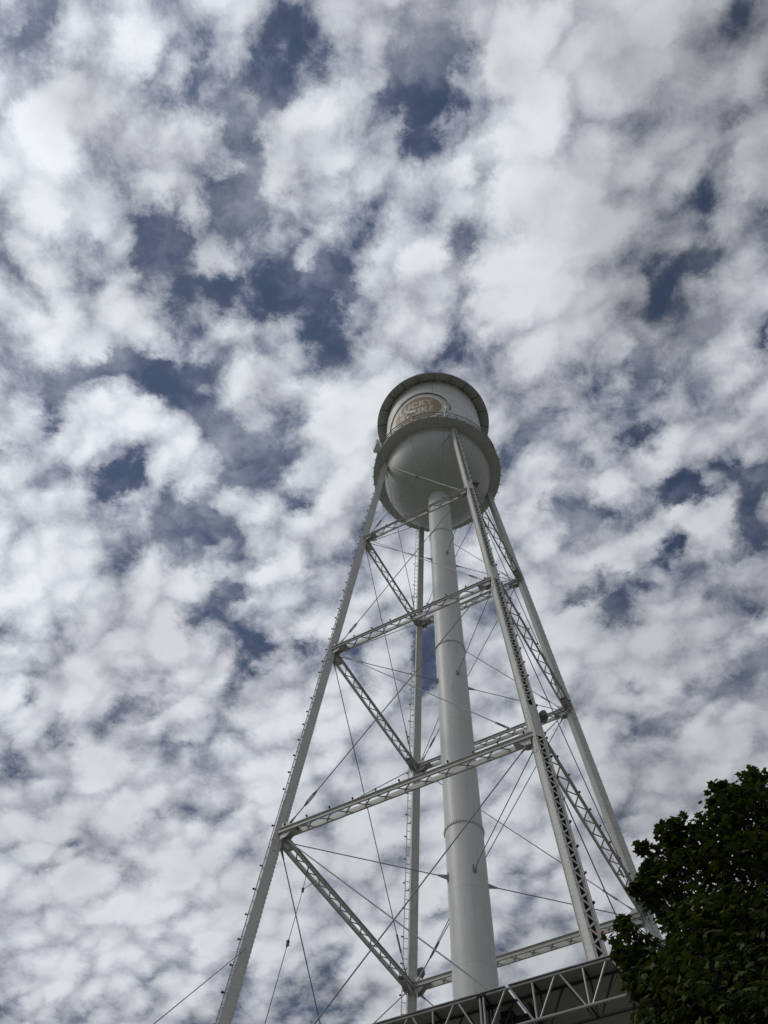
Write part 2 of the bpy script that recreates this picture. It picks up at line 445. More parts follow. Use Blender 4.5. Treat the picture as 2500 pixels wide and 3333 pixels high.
def leaf_mat(name, c):
    m = bpy.data.materials.new(name)
    m.use_nodes = True
    t = m.node_tree
    b = t.nodes['Principled BSDF']
    b.inputs['Roughness'].default_value = 0.6
    b.inputs['Specular IOR Level'].default_value = 0.12
    oi = t.nodes.new('ShaderNodeNewGeometry')
    r = t.nodes.new('ShaderNodeValToRGB')
    t.links.new(oi.outputs['Random Per Island'], r.inputs[0])
    r.color_ramp.elements[0].color = (c[0] * 0.55, c[1] * 0.6, c[2] * 0.7, 1)
    r.color_ramp.elements[1].color = (c[0] * 1.6, c[1] * 1.45, c[2] * 1.1, 1)
    t.links.new(r.outputs[0], b.inputs['Base Color'])
    tr = t.nodes.new('ShaderNodeBsdfTranslucent')
    tr.inputs[0].default_value = (c[0] * 1.3, c[1] * 1.5, c[2] * 0.6, 1)
    mx = t.nodes.new('ShaderNodeMixShader')
    mx.inputs[0].default_value = 0.22
    out = t.nodes['Material Output']
    t.links.new(b.outputs[0], mx.inputs[1])
    t.links.new(tr.outputs[0], mx.inputs[2])
    t.links.new(mx.outputs[0], out.inputs[0])
    return m


M_leaf = leaf_mat("maple_leaf", (0.042, 0.062, 0.019))

# ------------------------------------------------------------------ mesh helpers


class MB:
    def __init__(self):
        self.v, self.f = [], []

    def add(self, vs, fs):
        b = len(self.v)
        self.v += [tuple(x) for x in vs]
        self.f += [tuple(i + b for i in f) for f in fs]
        return self

    def frame_box(self, o, ax, ay, az, x0, x1, y0, y1, z0, z1):
        P8 = [o + ax * x + ay * y + az * z for z in (z0, z1) for (x, y) in ((x0, y0), (x1, y0), (x1, y1), (x0, y1))]
        return self.add(P8, [(3, 2, 1, 0), (4, 5, 6, 7), (0, 1, 5, 4), (1, 2, 6, 5), (2, 3, 7, 6), (3, 0, 4, 7)])

    def bar(self, p0, p1, w, h, upv=V((0, 0, 1))):
        p0, p1 = V(p0), V(p1)
        z = (p1 - p0)
        L = z.length
        z.normalize()
        x = z.cross(upv)
        if x.length < 1e-5:
            x = z.cross(V((1, 0, 0)))
        x.normalize()
        y = z.cross(x)
        return self.frame_box(p0, x, y, z, -w / 2, w / 2, -h / 2, h / 2, 0, L)

    def tube(self, pts, r, n=8, closed=False, caps=True):
        pts = [V(p) for p in pts]
        m = len(pts)
        rs = r if isinstance(r, (list, tuple)) else [r] * m
        ref = None
        rings = []
        for i, p in enumerate(pts):
            if closed:
                d = pts[(i + 1) % m] - pts[i - 1]
            else:
                d = pts[min(i + 1, m - 1)] - pts[max(i - 1, 0)]
            d.normalize()
            if ref is None:
                ref = d.orthogonal().normalized()
            x = (ref - d * ref.dot(d))
            if x.length < 1e-6:
                x = d.orthogonal()
            x.normalize()
            ref = x
            y = d.cross(x)
            rings.append([p + (x * math.cos(2 * math.pi * k / n) + y * math.sin(2 * math.pi * k / n)) * rs[i] for k in range(n)])
        vs = [v for rg in rings for v in rg]
        fs = []
        for i in range(m if closed else m - 1):
            j = (i + 1) % m
            for k in range(n):
                fs.append((i * n + k, i * n + (k + 1) % n, j * n + (k + 1) % n, j * n + k))
        if not closed and caps:
            fs.append(tuple(reversed(range(n))))
            fs.append(tuple(range((m - 1) * n, m * n)))
        return self.add(vs, fs)

    def lathe(self, prof, n=96, closed=False):
        """prof: list of (radius, z) round the Z axis"""
        vs = [(r * math.cos(2 * math.pi * k / n), r * math.sin(2 * math.pi * k / n), z) for (r, z) in prof for k in range(n)]
        m = len(prof)
        fs = []
        for i in range(m if closed else m - 1):
            j = (i + 1) % m
            for k in range(n):
                fs.append((i * n + k, i * n + (k + 1) % n, j * n + (k + 1) % n, j * n + k))
        return self.add(vs, fs)

    def rivet(self, p, nrm, r=0.013, h=0.010):
        x = nrm.orthogonal().normalized()
        y = nrm.cross(x)
        vs = [p + (x * math.cos(k * math.pi / 3) + y * math.sin(k * math.pi / 3)) * r for k in range(6)]
        vs += [p + nrm * h * 0.8 + (x * math.cos(k * math.pi / 3) + y * math.sin(k * math.pi / 3)) * r * 0.6 for k in range(6)]
        return self.add(vs, [(k, (k + 1) % 6, 6 + (k + 1) % 6, 6 + k) for k in range(6)] + [(6, 7, 8, 9, 10, 11)])

    def sphere(self, c, r, nu=10, nv=7):
        c = V(c)
        vs = [c + V((0, 0, -r))]
        for i in range(1, nv):
            a = -math.pi / 2 + math.pi * i / nv
            for k in range(nu):
                b = 2 * math.pi * k / nu
                vs.append(c + V((r * math.cos(a) * math.cos(b), r * math.cos(a) * math.sin(b), r * math.sin(a))))
        vs.append(c + V((0, 0, r)))
        fs = [(0, 1 + (k + 1) % nu, 1 + k) for k in range(nu)]
        for i in range(nv - 2):
            for k in range(nu):
                a, b = 1 + i * nu + k, 1 + i * nu + (k + 1) % nu
                fs.append((a, b, b + nu, a + nu))
        t = len(vs) - 1
        o = 1 + (nv - 2) * nu
        fs += [(o + k, o + (k + 1) % nu, t) for k in range(nu)]
        return self.add(vs, fs)

    def mesh(self, name, m, origin=V((0, 0, 0)), smooth=False):
        me = bpy.data.meshes.new(name)
        me.from_pydata([tuple(V(v) - origin) for v in self.v], [], self.f)
        bm = bmesh.new()
        bm.from_mesh(me)
        bmesh.ops.recalc_face_normals(bm, faces=bm.faces)
        bm.to_mesh(me)
        bm.free()
        me.materials.append(m)
        if smooth:
            for p in me.polygons:
                p.use_smooth = True
            try:
                me.set_sharp_from_angle(angle=R(35))
            except Exception:
                pass
        me.update()
        return me

    def build(self, name, m, parent=None, origin=V((0, 0, 0)), smooth=False):
        o = bpy.data.objects.new(name, self.mesh(name, m, origin, smooth))
        COL.objects.link(o)
        if parent is not None:
            o.parent = parent
        else:
            o.location = origin
        return o


def tag(o, label=None, cat=None, group=None, kind=None):
    for k, v in (('label', label), ('category', cat), ('group', group), ('kind', kind)):
        if v:
            o[k] = v
    return o


def thing(name, loc, label, cat, group=None):
    o = bpy.data.objects.new(name, None)
    COL.objects.link(o)
    o.location = loc
    o.empty_display_size = 0.3
    return tag(o, label, cat, group)


# ------------------------------------------------------------------ ground
ZB = 23.08
SL = 0.092433
LEV = [7.85, 15.484, 23.08, 30.934]
ZTOP = 39.15
g = MB()
g.add([(-3000, -3000, 0), (3000, -3000, 0), (3000, 3000, 0), (-3000, 3000, 0)], [(0, 1, 2, 3)])


def paving(t, co, cur, mixc, rng, noise):
    a = mixc(rng(noise(0.05, 3), 0.45, 0.55), cur, (0.09, 0.10, 0.06))
    return mixc(rng(noise(0.9, 8), 0.4, 0.7, 0, 0.4), a, (0.12, 0.115, 0.105))


M_ground = mat("ground_paving", (0.17, 0.165, 0.15), 0.9, var=0.2, var_scale=0.6, extra=paving)
tag(g.build("ground", M_ground), kind='structure')

# ------------------------------------------------------------------ water tower
tower = thing("water_tower", (0, 0, 0), "tall white steel water tower on four legs with a faded round sign on its tank", "water tower")
ORI = {'L': V((-1, 0, 0)), 'F': V((0, -1, 0)), 'R': V((1, 0, 0)), 'B': V((0, 1, 0))}
FR = {}


def legr(z):
    return 4.2 + SL * (ZB - z)


def legp(k, z):
    return ORI[k] * legr(z) + V((0, 0, z))


LW, LD = 0.215, 0.23      # leg: across, and along the radius
for k, od in ORI.items():
    b0, b1 = legp(k, 0.35), legp(k, ZTOP)
    ax = (b1 - b0).normalized()
    tv = V((0, 0, 1)).cross(od).normalized()     # tangential
    ov = tv.cross(ax).normalized()               # outward normal of the outer face
    if ov.dot(od) < 0:
        ov = -ov
    FR[k] = (b0, ax, tv, ov, (b1 - b0).length)
SEC = {}


def leg_s(k, z):
    b0, ax = FR[k][0], FR[k][1]
    return (z - b0.z) / ax.z


LEGS = {}
for k in 'LFRB':
    b0, ax, tv, ov, LL = FR[k]
    mb = MB()
    for s in (-1, 1):
        # channel web and its two inturned flanges
        x0, x1 = sorted((s * LW / 2, s * (LW / 2 - 0.012)))
        mb.frame_box(b0, tv, ov, ax, x0, x1, -LD / 2, LD / 2, 0, LL)
        x0, x1 = sorted((s * (LW / 2 - 0.012), s * (LW / 2 - 0.058)))
        mb.frame_box(b0, tv, ov, ax, x0, x1, LD / 2 - 0.012, LD / 2, 0, LL)
    mb.frame_box(b0, tv, ov, ax, -LW / 2 - 0.022, LW / 2 + 0.022, -LD / 2 - 0.013, -LD / 2 - 0.001, 0, LL)
    mb.frame_box(b0, tv, ov, ax, -0.45, 0.45, -0.45, 0.45, -0.35, 0.0)      # footing block
    # rivets along the plate edges
    n = int(LL / 0.12)
    for i in range(n):
        s_ = b0 + ax * (0.06 + i * 0.12)
        if s_.z < 6.5:
            continue
        for sg in (-1, 1):
            mb.rivet(s_ + tv * sg * LW / 2 + ov * (LD / 2 - 0.035), tv * sg)
            mb.rivet(s_ + tv * sg * LW / 2 - ov * (LD / 2 - 0.035), tv * sg)
            mb.rivet(s_ + tv * sg * (LW / 2 - 0.02) - ov * (LD / 2 + 0.013), -ov, 0.015, 0.016)
    # splice plates standing proud at the panel points
    for z in LEV:
        s = leg_s(k, z)
        for sg in (-1, 1):
            x0, x1 = sorted((sg * (LW / 2 + 0.001), sg * (LW / 2 + 0.013)))
            mb.frame_box(b0, tv, ov, ax, x0, x1, -LD / 2 + 0.06, LD / 2 - 0.06, s - 0.55, s + 0.95)
    leg = mb.build("leg", M_leg, tower)
    LEGS[k] = leg
    # darker lining added on the box's inside faces, seen between the lacing bars
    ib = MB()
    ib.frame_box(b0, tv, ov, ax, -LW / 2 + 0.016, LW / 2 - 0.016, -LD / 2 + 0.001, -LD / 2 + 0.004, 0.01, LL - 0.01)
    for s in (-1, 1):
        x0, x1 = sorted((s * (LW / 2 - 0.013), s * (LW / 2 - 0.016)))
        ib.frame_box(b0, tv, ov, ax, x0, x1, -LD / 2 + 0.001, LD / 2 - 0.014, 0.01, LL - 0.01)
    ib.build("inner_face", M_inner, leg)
    # lacing on the outer face, with batten plates at the panel points
    lb = MB()
    plates = [(leg_s(k, z) - 0.15, leg_s(k, z) + (1.0 if z < 20 else 0.7)) for z in LEV] + [(0, 0.9), (LL - 0.25, LL)]
    of = LD / 2 + 0.001
    pit = 0.15
    s = 0.9
    sg = 1
    while s < LL - 0.3:
        if not any(a - 0.12 < s < b + 0.02 for a, b in plates):
            p0 = b0 + ax * s + tv * sg * (LW / 2 - 0.029) + ov * (of + 0.005)
            p1 = b0 + ax * (s + pit) - tv * sg * (LW / 2 - 0.029) + ov * (of + 0.005)
            off = ov * (0.0055 if sg > 0 else 0.0165) - ov * 0.005
            lb.bar(p0 + off, p1 + off, 0.034, 0.009, ov)
            lb.rivet(p0 + ov * 0.018, ov, 0.016, 0.012)
        s += pit
        sg = -sg
    for a, b in plates:
        lb.frame_box(b0, tv, ov, ax, -LW / 2 + 0.002, LW / 2 - 0.002, of, of + 0.012, a, b)
        j = a + 0.08
        while j < b:
            for sg2 in (-1, 1):
                lb.rivet(b0 + ax * j + tv * sg2 * (LW / 2 - 0.029) + ov * (of + 0.012), ov, 0.014, 0.010)
            j += 0.13
    lb.build("lacing", M_leg, leg)

FACES = [('L', 'F'), ('F', 'R'), ('R', 'B'), ('B', 'L')]
for (a, b) in FACES:
    for z in LEV:
        pa, pb = legp(a, z), legp(b, z)
        e = (pb - pa).normalized()
        nrm = (pa + pb)
        nrm.z = 0
        nrm.normalize()
        LN = (pb - pa).length
        zv = V((0, 0, 1))
        mb = MB()
        HW, HH = 0.105, 0.07
        for s in (-1, 1):
            y0, y1 = sorted((s * HW, s * (HW - 0.01)))
            mb.frame_box(pa, e, nrm, zv, 0.05, LN - 0.05, y0, y1, -HH, HH)
            for zz in (-1, 1):
                z0, z1 = sorted((zz * HH, zz * (HH - 0.011)))
                y0, y1 = sorted((s * (HW + 0.001), s * (HW + 0.034)))
                mb.frame_box(pa, e, nrm, zv, 0.06, LN - 0.06, y0, y1, z0, z1)
        st = mb.build("strut", M_strut, tower)
        lb = MB()
        s = 0.55
        sg = 1
        pit = 0.27
        while s < LN - 0.85:
            p0 = pa + e * s + nrm * sg * (HW - 0.011) + zv * 0.02
            p1 = pa + e * (s + pit) - nrm * sg * (HW - 0.011) + zv * 0.02
            o2 = zv * (0.0 if sg > 0 else 0.011)
            lb.bar(p0 + o2, p1 + o2, 0.034, 0.009, zv)
            s += pit
            sg = -sg
        for c in (0.33, LN - 0.33):
            for zz in (-1, 1):
                z0, z1 = sorted((zz * (HH + 0.001), zz * (HH + 0.012)))
                lb.frame_box(pa, e, nrm, zv, c - 0.22, c + 0.22, -HW + 0.002, HW - 0.002, z0, z1)
        lb.build("lacing", M_strut, st)
        # gusset plates at both ends
        for (k, p, d, en) in ((a, pa, e, 0), (b, pb, -e, 1)):
            gm = MB()
            q = p + d * 0.14
            for s in (-1, 1):
                c = q + nrm * s * 0.088
                out = [(0.0, -0.25), (0.17, -0.22), (0.30, -0.09), (0.30, 0.09), (0.17, 0.20), (0.0, 0.23)]
                vs = [c + d * x + zv * y + nrm * t for t in (-0.0055, 0.0055) for (x, y) in out]
                m_ = len(out)
                gm.add(vs, [tuple(range(m_ - 1, -1, -1)), tuple(range(m_, 2 * m_))] + [(i, (i + 1) % m_, m_ + (i + 1) % m_, m_ + i) for i in range(m_)])
                for (x, y) in ((0.05, -0.20), (0.05, -0.12), (0.05, 0.12), (0.05, 0.20), (0.15, -0.17), (0.15, 0.16)):
                    gm.rivet(c + d * x + zv * y + nrm * s * 0.0055, nrm * s, 0.016, 0.012)
            gm.build("gusset_plate", M_leg, LEGS[k])


def rod(p0, p1, r, tb=None):
    """round brace rod from p0 (lower) to p1 with eye ends and a turnbuckle tb metres up from p0"""
    p0, p1 = V(p0), V(p1)
    d = (p1 - p0).normalized()
    m = MB()
    m.tube([p0, p1], r, 8)
    for p, s in ((p0, 1), (p1, -1)):
        m.tube([p, p + d * s * 0.10, p + d * s * 0.30], [r * 2.3, r * 2.3, r], 8)
    o = m.build("brace_rod", M_rod, tower, smooth=True)
    if tb:
        x = d.orthogonal().normalized()
        c = p0 + d * tb
        t = MB()
        for s in (-1, 1):
            t.tube([c + x * s * 0.008 - d * 0.20, c + x * s * 0.036 - d * 0.14, c + x * s * 0.036 + d * 0.14, c + x * s * 0.008 + d * 0.20], 0.013, 6)
            t.tube([c + d * s * 0.13, c + d * s * 0.24], 0.03, 8)
        t.build("turnbuckle", M_rod, o, smooth=True)
    return o


zl = [0.6] + LEV + [38.75]
for (a, b) in FACES:
    for i in range(len(zl) - 1):
        for (k0, k1) in ((a, b), (b, a)):
            lo, hi = legp(k0, zl[i]), legp(k1, zl[i + 1])
            d = V(((hi - lo).x, (hi - lo).y, 0)).normalized()
            off = (lo + hi)
            off.z = 0
            off = off.normalized() * (0.03 if k0 == a else -0.03)
            rod(lo + d * 0.27 + V((0, 0, 0.2)) + off, hi - d * 0.24 - V((0, 0, 0.2)) + off, 0.0145, 0.85)
# spider rods from the riser to every leg
RRIS = 0.515
for z in LEV[1:]:
    for k, od in ORI.items():
        p0 = od * (RRIS + 0.02) + V((0, 0, z - 0.16))
        p1 = legp(k, z - 0.16) - od * 0.2
        m = MB()
        m.tube([p0 + od * 0.1, p1], 0.0125, 8)
        m.tube([p1 - od * 0.25, p1], [0.0125, 0.03], 8)
        m.frame_box(p0, od, V((0, 0, 1)).cross(od), V((0, 0, 1)), -0.03, 0.0, -0.05, 0.05, -0.11, 0.11)
        # tapering lug
        sd_ = V((0, 0, 1)).cross(od)
        vs = [p0 + sd_ * y + V((0, 0, h)) + od * x for (x, h) in ((0, 0.07), (0.26, 0.014), (0.26, -0.014), (0, -0.07)) for y in (-0.012, 0.012)]
        m.add(vs, [(0, 1, 3, 2), (2, 3, 5, 4), (4, 5, 7, 6), (6, 7, 1, 0), (0, 2, 4, 6), (1, 7, 5, 3)])
        m.build("spider_rod", M_rod, tower, smooth=True)

# riser pipe
mb = MB()
mb.lathe([(RRIS, 0.0), (RRIS, 36.95)], 64)
rz = mb.build("riser_pipe", M_riser, tower, smooth=True)
for z in (8.9, 16.81, 24.69, 32.83):
    f = MB()
    f.lathe([(RRIS + 0.001, z - 0.045), (RRIS + 0.022, z - 0.04), (RRIS + 0.022, z + 0.04), (RRIS + 0.001, z + 0.045)], 64)
    for i in range(44):
        a = 2 * math.pi * i / 44
        d = V((math.cos(a), math.sin(a), 0))
        for dz in (-0.022, 0.022):
            f.rivet(d * (RRIS + 0.022) + V((0, 0, z + dz)), d, 0.016, 0.018)
    f.build("flange", M_riser, rz)
# tank: bowl, balcony, shell, roof
RT = 2.70
ZR = 39.25
ZE = 46.21
mb = MB()
prof = [(0.001, ZR - RT)] + [(RT * math.sin(R(a)), ZR - RT * math.cos(R(a))) for a in range(3, 91, 3)] + [(RT, ZR + 0.05)]
mb.lathe(prof, 128)
bowl = mb.build("tank_bowl", M_bowl, tower, smooth=True)
f = MB()
f.lathe([(RRIS + 0.001, 36.62), (RRIS + 0.09, 36.66), (RRIS + 0.11, 36.70), (RRIS + 0.001, 36.74)], 64, True)
f.build("collar", M_bowl, rz, smooth=True)
h = V((math.cos(R(-150.7)) * 1.5, math.sin(R(-150.7)) * 1.5, ZR))
hd = (V((h.x, h.y, -math.sqrt(RT * RT - 2.25)))).normalized()
f = MB()
c = V((0, 0, ZR)) + hd * (RT + 0.0)
f.tube([c - hd * 0.05, c + hd * 0.10], 0.055, 12)
f.build("drain_stub", M_black, bowl, smooth=True)
mb = MB()
mb.lathe([(RT, ZR + 0.051), (RT, ZE + 0.45)], 128)
shell = mb.build("tank_shell", M_shell, tower, smooth=True)
mb = MB()
RB_ = 3.25
mb.lathe([(RT + 0.003, ZR + 0.0), (RB_, ZR + 0.0), (RB_, ZR + 0.17), (RB_ - 0.02, ZR + 0.17), (RB_ - 0.02, ZR + 0.04), (RT + 0.003, ZR + 0.04)], 128, True)
balc = mb.build("balcony", M_balc, tower)
f = MB()
ZRL = ZR + 0.80
NP = 28
for i in range(NP):
    a = 2 * math.pi * i / NP
    d = V((math.cos(a), math.sin(a), 0))
    p = d * (RB_ - 0.045)
    f.bar(p + V((0, 0, ZR + 0.045)), p + V((0, 0, ZRL)), 0.035, 0.035)
for rad, z in ((0.026, ZRL), (0.018, ZR + 0.46)):
    f.tube([V(((RB_ - 0.045) * math.cos(2 * math.pi * i / 96), (RB_ - 0.045) * math.sin(2 * math.pi * i / 96), z)) for i in range(96)], rad, 6, True)
f.build("railing", M_rail, balc, smooth=True)
# roof with overhanging eave
RE = 3.29
mb = MB()
mb.lathe([(RE - 0.01, ZE + 0.01), (RE, ZE + 0.03), (RE, ZE + 0.075), (0.12, ZE + 1.75), (0.0005, ZE + 1.85)], 128)
roof = mb.build("roof", M_roof, tower, smooth=True)
f = MB()
f.lathe([(RT + 0.001, ZE + 0.30), (RE - 0.01, ZE + 0.01)], 128)
eave = f.build("eave", M_eave, roof, smooth=True)
for i in range(20):
    a = R(-106) + 2 * math.pi * i / 20
    d = V((math.cos(a), math.sin(a), 0))
    f = MB()
    f.bar(d * (RT + 0.02) + V((0, 0, ZE + 0.275)), d * (RE - 0.02) + V((0, 0, ZE - 0.003)), 0.022, 0.05)
    f.build("eave_rib", M_stain, eave)
f = MB()
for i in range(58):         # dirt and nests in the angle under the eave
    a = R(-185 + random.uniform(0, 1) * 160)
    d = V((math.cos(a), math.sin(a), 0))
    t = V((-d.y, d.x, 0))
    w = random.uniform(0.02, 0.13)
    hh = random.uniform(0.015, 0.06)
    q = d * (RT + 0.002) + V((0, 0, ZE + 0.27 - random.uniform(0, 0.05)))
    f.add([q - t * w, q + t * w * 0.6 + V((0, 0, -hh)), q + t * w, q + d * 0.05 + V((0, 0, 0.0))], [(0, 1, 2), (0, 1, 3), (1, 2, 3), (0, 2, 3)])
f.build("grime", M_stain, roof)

# round sign on the shell: pale ring, brown disc, lettering, broken outline tube
AZ0, ZC0 = -129.6, 42.35


def on_shell(u, v, off):
    """u metres along the wall to the right of the sign's centre, v metres up"""
    a = R(AZ0) + u / RT
    return V(((RT + off) * math.cos(a), (RT + off) * math.sin(a), ZC0 + v))


def disc(a, b, off, nseg=72, nr=10, tilt=0.0):
    m = MB()
    vs = [on_shell(0, 0, off)]
    fs = []
    for i in range(1, nr + 1):
        for k in range(nseg):
            t = 2 * math.pi * k / nseg
            x, y = a * math.cos(t) * i / nr, b * math.sin(t) * i / nr
            vs.append(on_shell(x, y, off))
    for k in range(nseg):
        fs.append((0, 1 + k, 1 + (k + 1) % nseg))
    for i in range(nr - 1):
        for k in range(nseg):
            p, q = 1 + i * nseg + k, 1 + i * nseg + (k + 1) % nseg
            fs.append((p, p + nseg, q + nseg, q))
    return m.add(vs, fs)


sign = disc(1.80, 2.02, 0.006).build("emblem", M_ring, tower, smooth=True)
disc(1.39, 1.72, 0.011).build("emblem_disc", M_disc, sign, smooth=True)


def word(txt, u0, u1, v0, v1):
    cu = bpy.data.curves.new("text", 'FONT')
    cu.body = txt
    cu.size = 1.0
    cu.offset = 0.05
    cu.space_character = 1.12
    cu.resolution_u = 4
    ob = bpy.data.objects.new("text", cu)
    COL.objects.link(ob)
    dg = bpy.context.evaluated_depsgraph_get()
    me = bpy.data.meshes.new_from_object(ob.evaluated_get(dg))
    bpy.data.objects.remove(ob)
    bm = bmesh.new()
    bm.from_mesh(me)
    xs = [v.co.x for v in bm.verts]
    ys = [v.co.y for v in bm.verts]
    x0, x1, y0, y1 = min(xs), max(xs), min(ys), max(ys)
    for v in bm.verts:
        v.co.x = u0 + (v.co.x - x0) / (x1 - x0) * (u1 - u0)
        v.co.y = v0 + (v.co.y - y0) / (y1 - y0) * (v1 - v0)
        v.co.z = 0
    x = u0 + 0.05
    while x < u1:
        bmesh.ops.bisect_plane(bm, geom=bm.verts[:] + bm.edges[:] + bm.faces[:], plane_co=(x, 0, 0), plane_no=(1, 0, 0))
        x += 0.08
    for v in bm.verts:
        v.co = on_shell(v.co.x, v.co.y, 0.016)
    bmesh.ops.recalc_face_normals(bm, faces=bm.faces)
    for fc in bm.faces:
        if fc.normal.dot(V((fc.calc_center_median().x, fc.calc_center_median().y, 0))) < 0:
            fc.normal_flip()
    bm.to_mesh(me)
    bm.free()
    me.materials.clear()
    me.materials.append(M_letter)
    o = bpy.data.objects.new("lettering", me)
    COL.objects.link(o)
    o.parent = sign
    return o


word("LUCKY", -1.04, 0.99, 0.30, 1.13)
word("STRIKE", -0.98, 1.00, -0.76, 0.12)
tp = []
for i in range(0, 101):
    t = R(-10 + 3.28 * i)
    tp.append(on_shell(1.84 * math.cos(t), 2.14 * math.sin(t), 0.05))
f = MB()
f.tube(tp, 0.034, 8)
for i in range(3, 100, 12):
    p = tp[i]
    d = V((p.x, p.y, 0)).normalized()
    f.tube([p, p - d * 0.05], 0.012, 6)
f.build("outline_tube", M_tube, sign, smooth=True)

# ladder up the far leg
b0, ax, tv, ov, LL = FR['B']
f = MB()
sd_ = 1 if tv.x < 0 else -1
t0, t1 = sd_ * -0.02, sd_ * (LW / 2 + 0.085)
lo = LD / 2 + 0.16
for t in (t0, t1):
    f.frame_box(b0, tv, ov, ax, t - 0.006, t + 0.006, lo - 0.02, lo + 0.02, 1.0, LL - 0.3)
s = 1.2
i = 0
while s < LL - 0.4:
    f.tube([b0 + ax * s + tv * t0 + ov * lo, b0 + ax * s + tv * t1 + ov * lo], 0.011, 6)
    if i % 8 == 0:
        for t in (t0, t1 - sd_ * 0.09):
            f.bar(b0 + ax * s + tv * t + ov * (LD / 2), b0 + ax * s + tv * t + ov * lo, 0.03, 0.012, ax)
        f.bar(b0 + ax * s + tv * (t1 - sd_ * 0.10) + ov * lo, b0 + ax * s + tv * t1 + ov * lo, 0.012, 0.03, ax)
    s += 0.305
    i += 1
f.build("ladder", M_leg, tower)

# ------------------------------------------------------------------ bulb strings
BULB = {}
for nm, mm in (('dark', M_bulb_dark), ('blue', M_bulb_blue), ('orange', M_bulb_orange), ('clear', M_bulb_clear)):
    BULB[nm] = MB().sphere((0, 0, 0.05), 0.029).mesh("light_bulb", mm, smooth=True)
sk = MB().tube([(0, 0, 0), (0, 0, 0.028)], [0.014, 0.017], 8)
SOCK = sk.mesh("socket", M_socket, smooth=True)


def bulb_string(label, pts, dirs, path, cable_mat=None, cable_r=0.008, weights=(70, 6, 11, 13)):
    root = thing("string_light", pts[0], label, "string light", "bulb strings along the water tower")
    o0 = V(pts[0])
    MB().tube([V(p) for p in path], cable_r, 6).build("cable", cable_mat or M_cable, root, o0)
    for p, d in zip(pts, dirs):
        c = random.choices(('dark', 'blue', 'orange', 'clear'), weights)[0]
        b = bpy.data.objects.new("light_bulb", BULB[c])
        COL.objects.link(b)
        b.parent = root
        b.location = V(p) - o0
        jit = V((random.uniform(-.2, .2), random.uniform(-.2, .2), random.uniform(-.15, .15)))
        b.rotation_mode = 'QUATERNION'
        b.rotation_quaternion = (V(d) + jit).to_track_quat('Z', 'Y')
        if c == 'orange':
            b['label'] = "orange bulb"
        elif c == 'clear':
            b['label'] = "clear bulb"
        elif c == 'blue':
            b['label'] = "dark blue bulb"
        s = bpy.data.objects.new("socket", SOCK)
        COL.objects.link(s)
        s.parent = b
    return root


def leg_string(k, label, t, o, z0, z1, step=0.5, d=None):
    b0, ax, tv, ov, LL = FR[k]
    off = tv * t + ov * o
    s0, s1 = leg_s(k, z0), leg_s(k, z1)
    pts = []
    s = s0
    while s < s1:
        if random.random() > 0.06:
            pts.append(b0 + ax * (s + random.uniform(-.04, .04)) + off)
        s += step
    dv = d or ov
    bulb_string(label, pts, [dv] * len(pts), [b0 + ax * (s0 - 0.6) + off, b0 + ax * s1 + off], M_conduit, 0.012)


leg_string('L', "string of small bulbs up the outer edge of the leftmost leg", -0.06, LD / 2 + 0.045, 9.6, 38.6, 0.62)
leg_string('F', "string of bulbs up the right edge of the nearest leg with zigzag lacing", LW / 2 - 0.01, LD / 2 + 0.04, 9.0, 38.6, 0.62)
leg_string('R', "string of bulbs up the outer edge of the rightmost leg near the tree", 0.05, LD / 2 + 0.03, 13.0, 38.0, 0.95)
b0, ax, tv, ov, LL = FR['B']
leg_string('B', "string of bulbs up the ladder on the farthest leg behind the riser pipe", t1, lo + 0.02, 9.5, 36.0, 0.85, tv * sd_)
names = {('L', 'F', 3): "row of bulbs on the topmost front strut crossing under the tank bowl",
         ('L', 'F', 2): "row of bulbs on the middle strut between the left and nearest legs",
         ('L', 'F', 1): "row of bulbs on the lowest long strut between the left and nearest legs",
         ('F', 'R', 3): "row of bulbs on the upper strut from nearest leg down to the right leg",
         ('F', 'R', 2): "row of bulbs on the middle strut between nearest and right legs",
         ('F', 'R', 1): "row of bulbs on the lowest right strut running down behind the tree"}
for (a, b, i), lab in names.items():
    z = LEV[i]
    pa, pb = legp(a, z), legp(b, z)
    e = (pb - pa)
    LN = e.length
    e.normalize()
    nrm = pa + pb
    nrm.z = 0
    nrm.normalize()
    off = nrm * (0.105 + 0.018) + V((0, 0, 0.078))
    n = int((LN - 0.5) / (0.62 if i < 3 else 0.75))
    pts = [pa + e * (0.25 + (LN - 0.5) * j / n) + off for j in range(n + 1)]
    bulb_string(lab, pts, [V((0, 0, 1)) + nrm * 0.5] * len(pts), [pa + e * 0.1 + off, pb - e * 0.1 + off])
pts, ds = [], []
for i in range(44):
    a = 2 * math.pi * (i + random.uniform(-.1, .1)) / 44
    d = V((math.cos(a), math.sin(a), 0))
    pts.append(d * (RB_ + 0.01) + V((0, 0, ZR + 0.05)))
    ds.append(d)
bulb_string("ring of small dark bulbs round the balcony rim of the tank", pts, ds,
            [V(((RB_ + 0.01) * math.cos(2 * math.pi * i / 96), (RB_ + 0.01) * math.sin(2 * math.pi * i / 96), ZR + 0.05)) for i in range(97)], weights=(92, 4, 1, 3))

# ------------------------------------------------------------------ antennas on the balcony


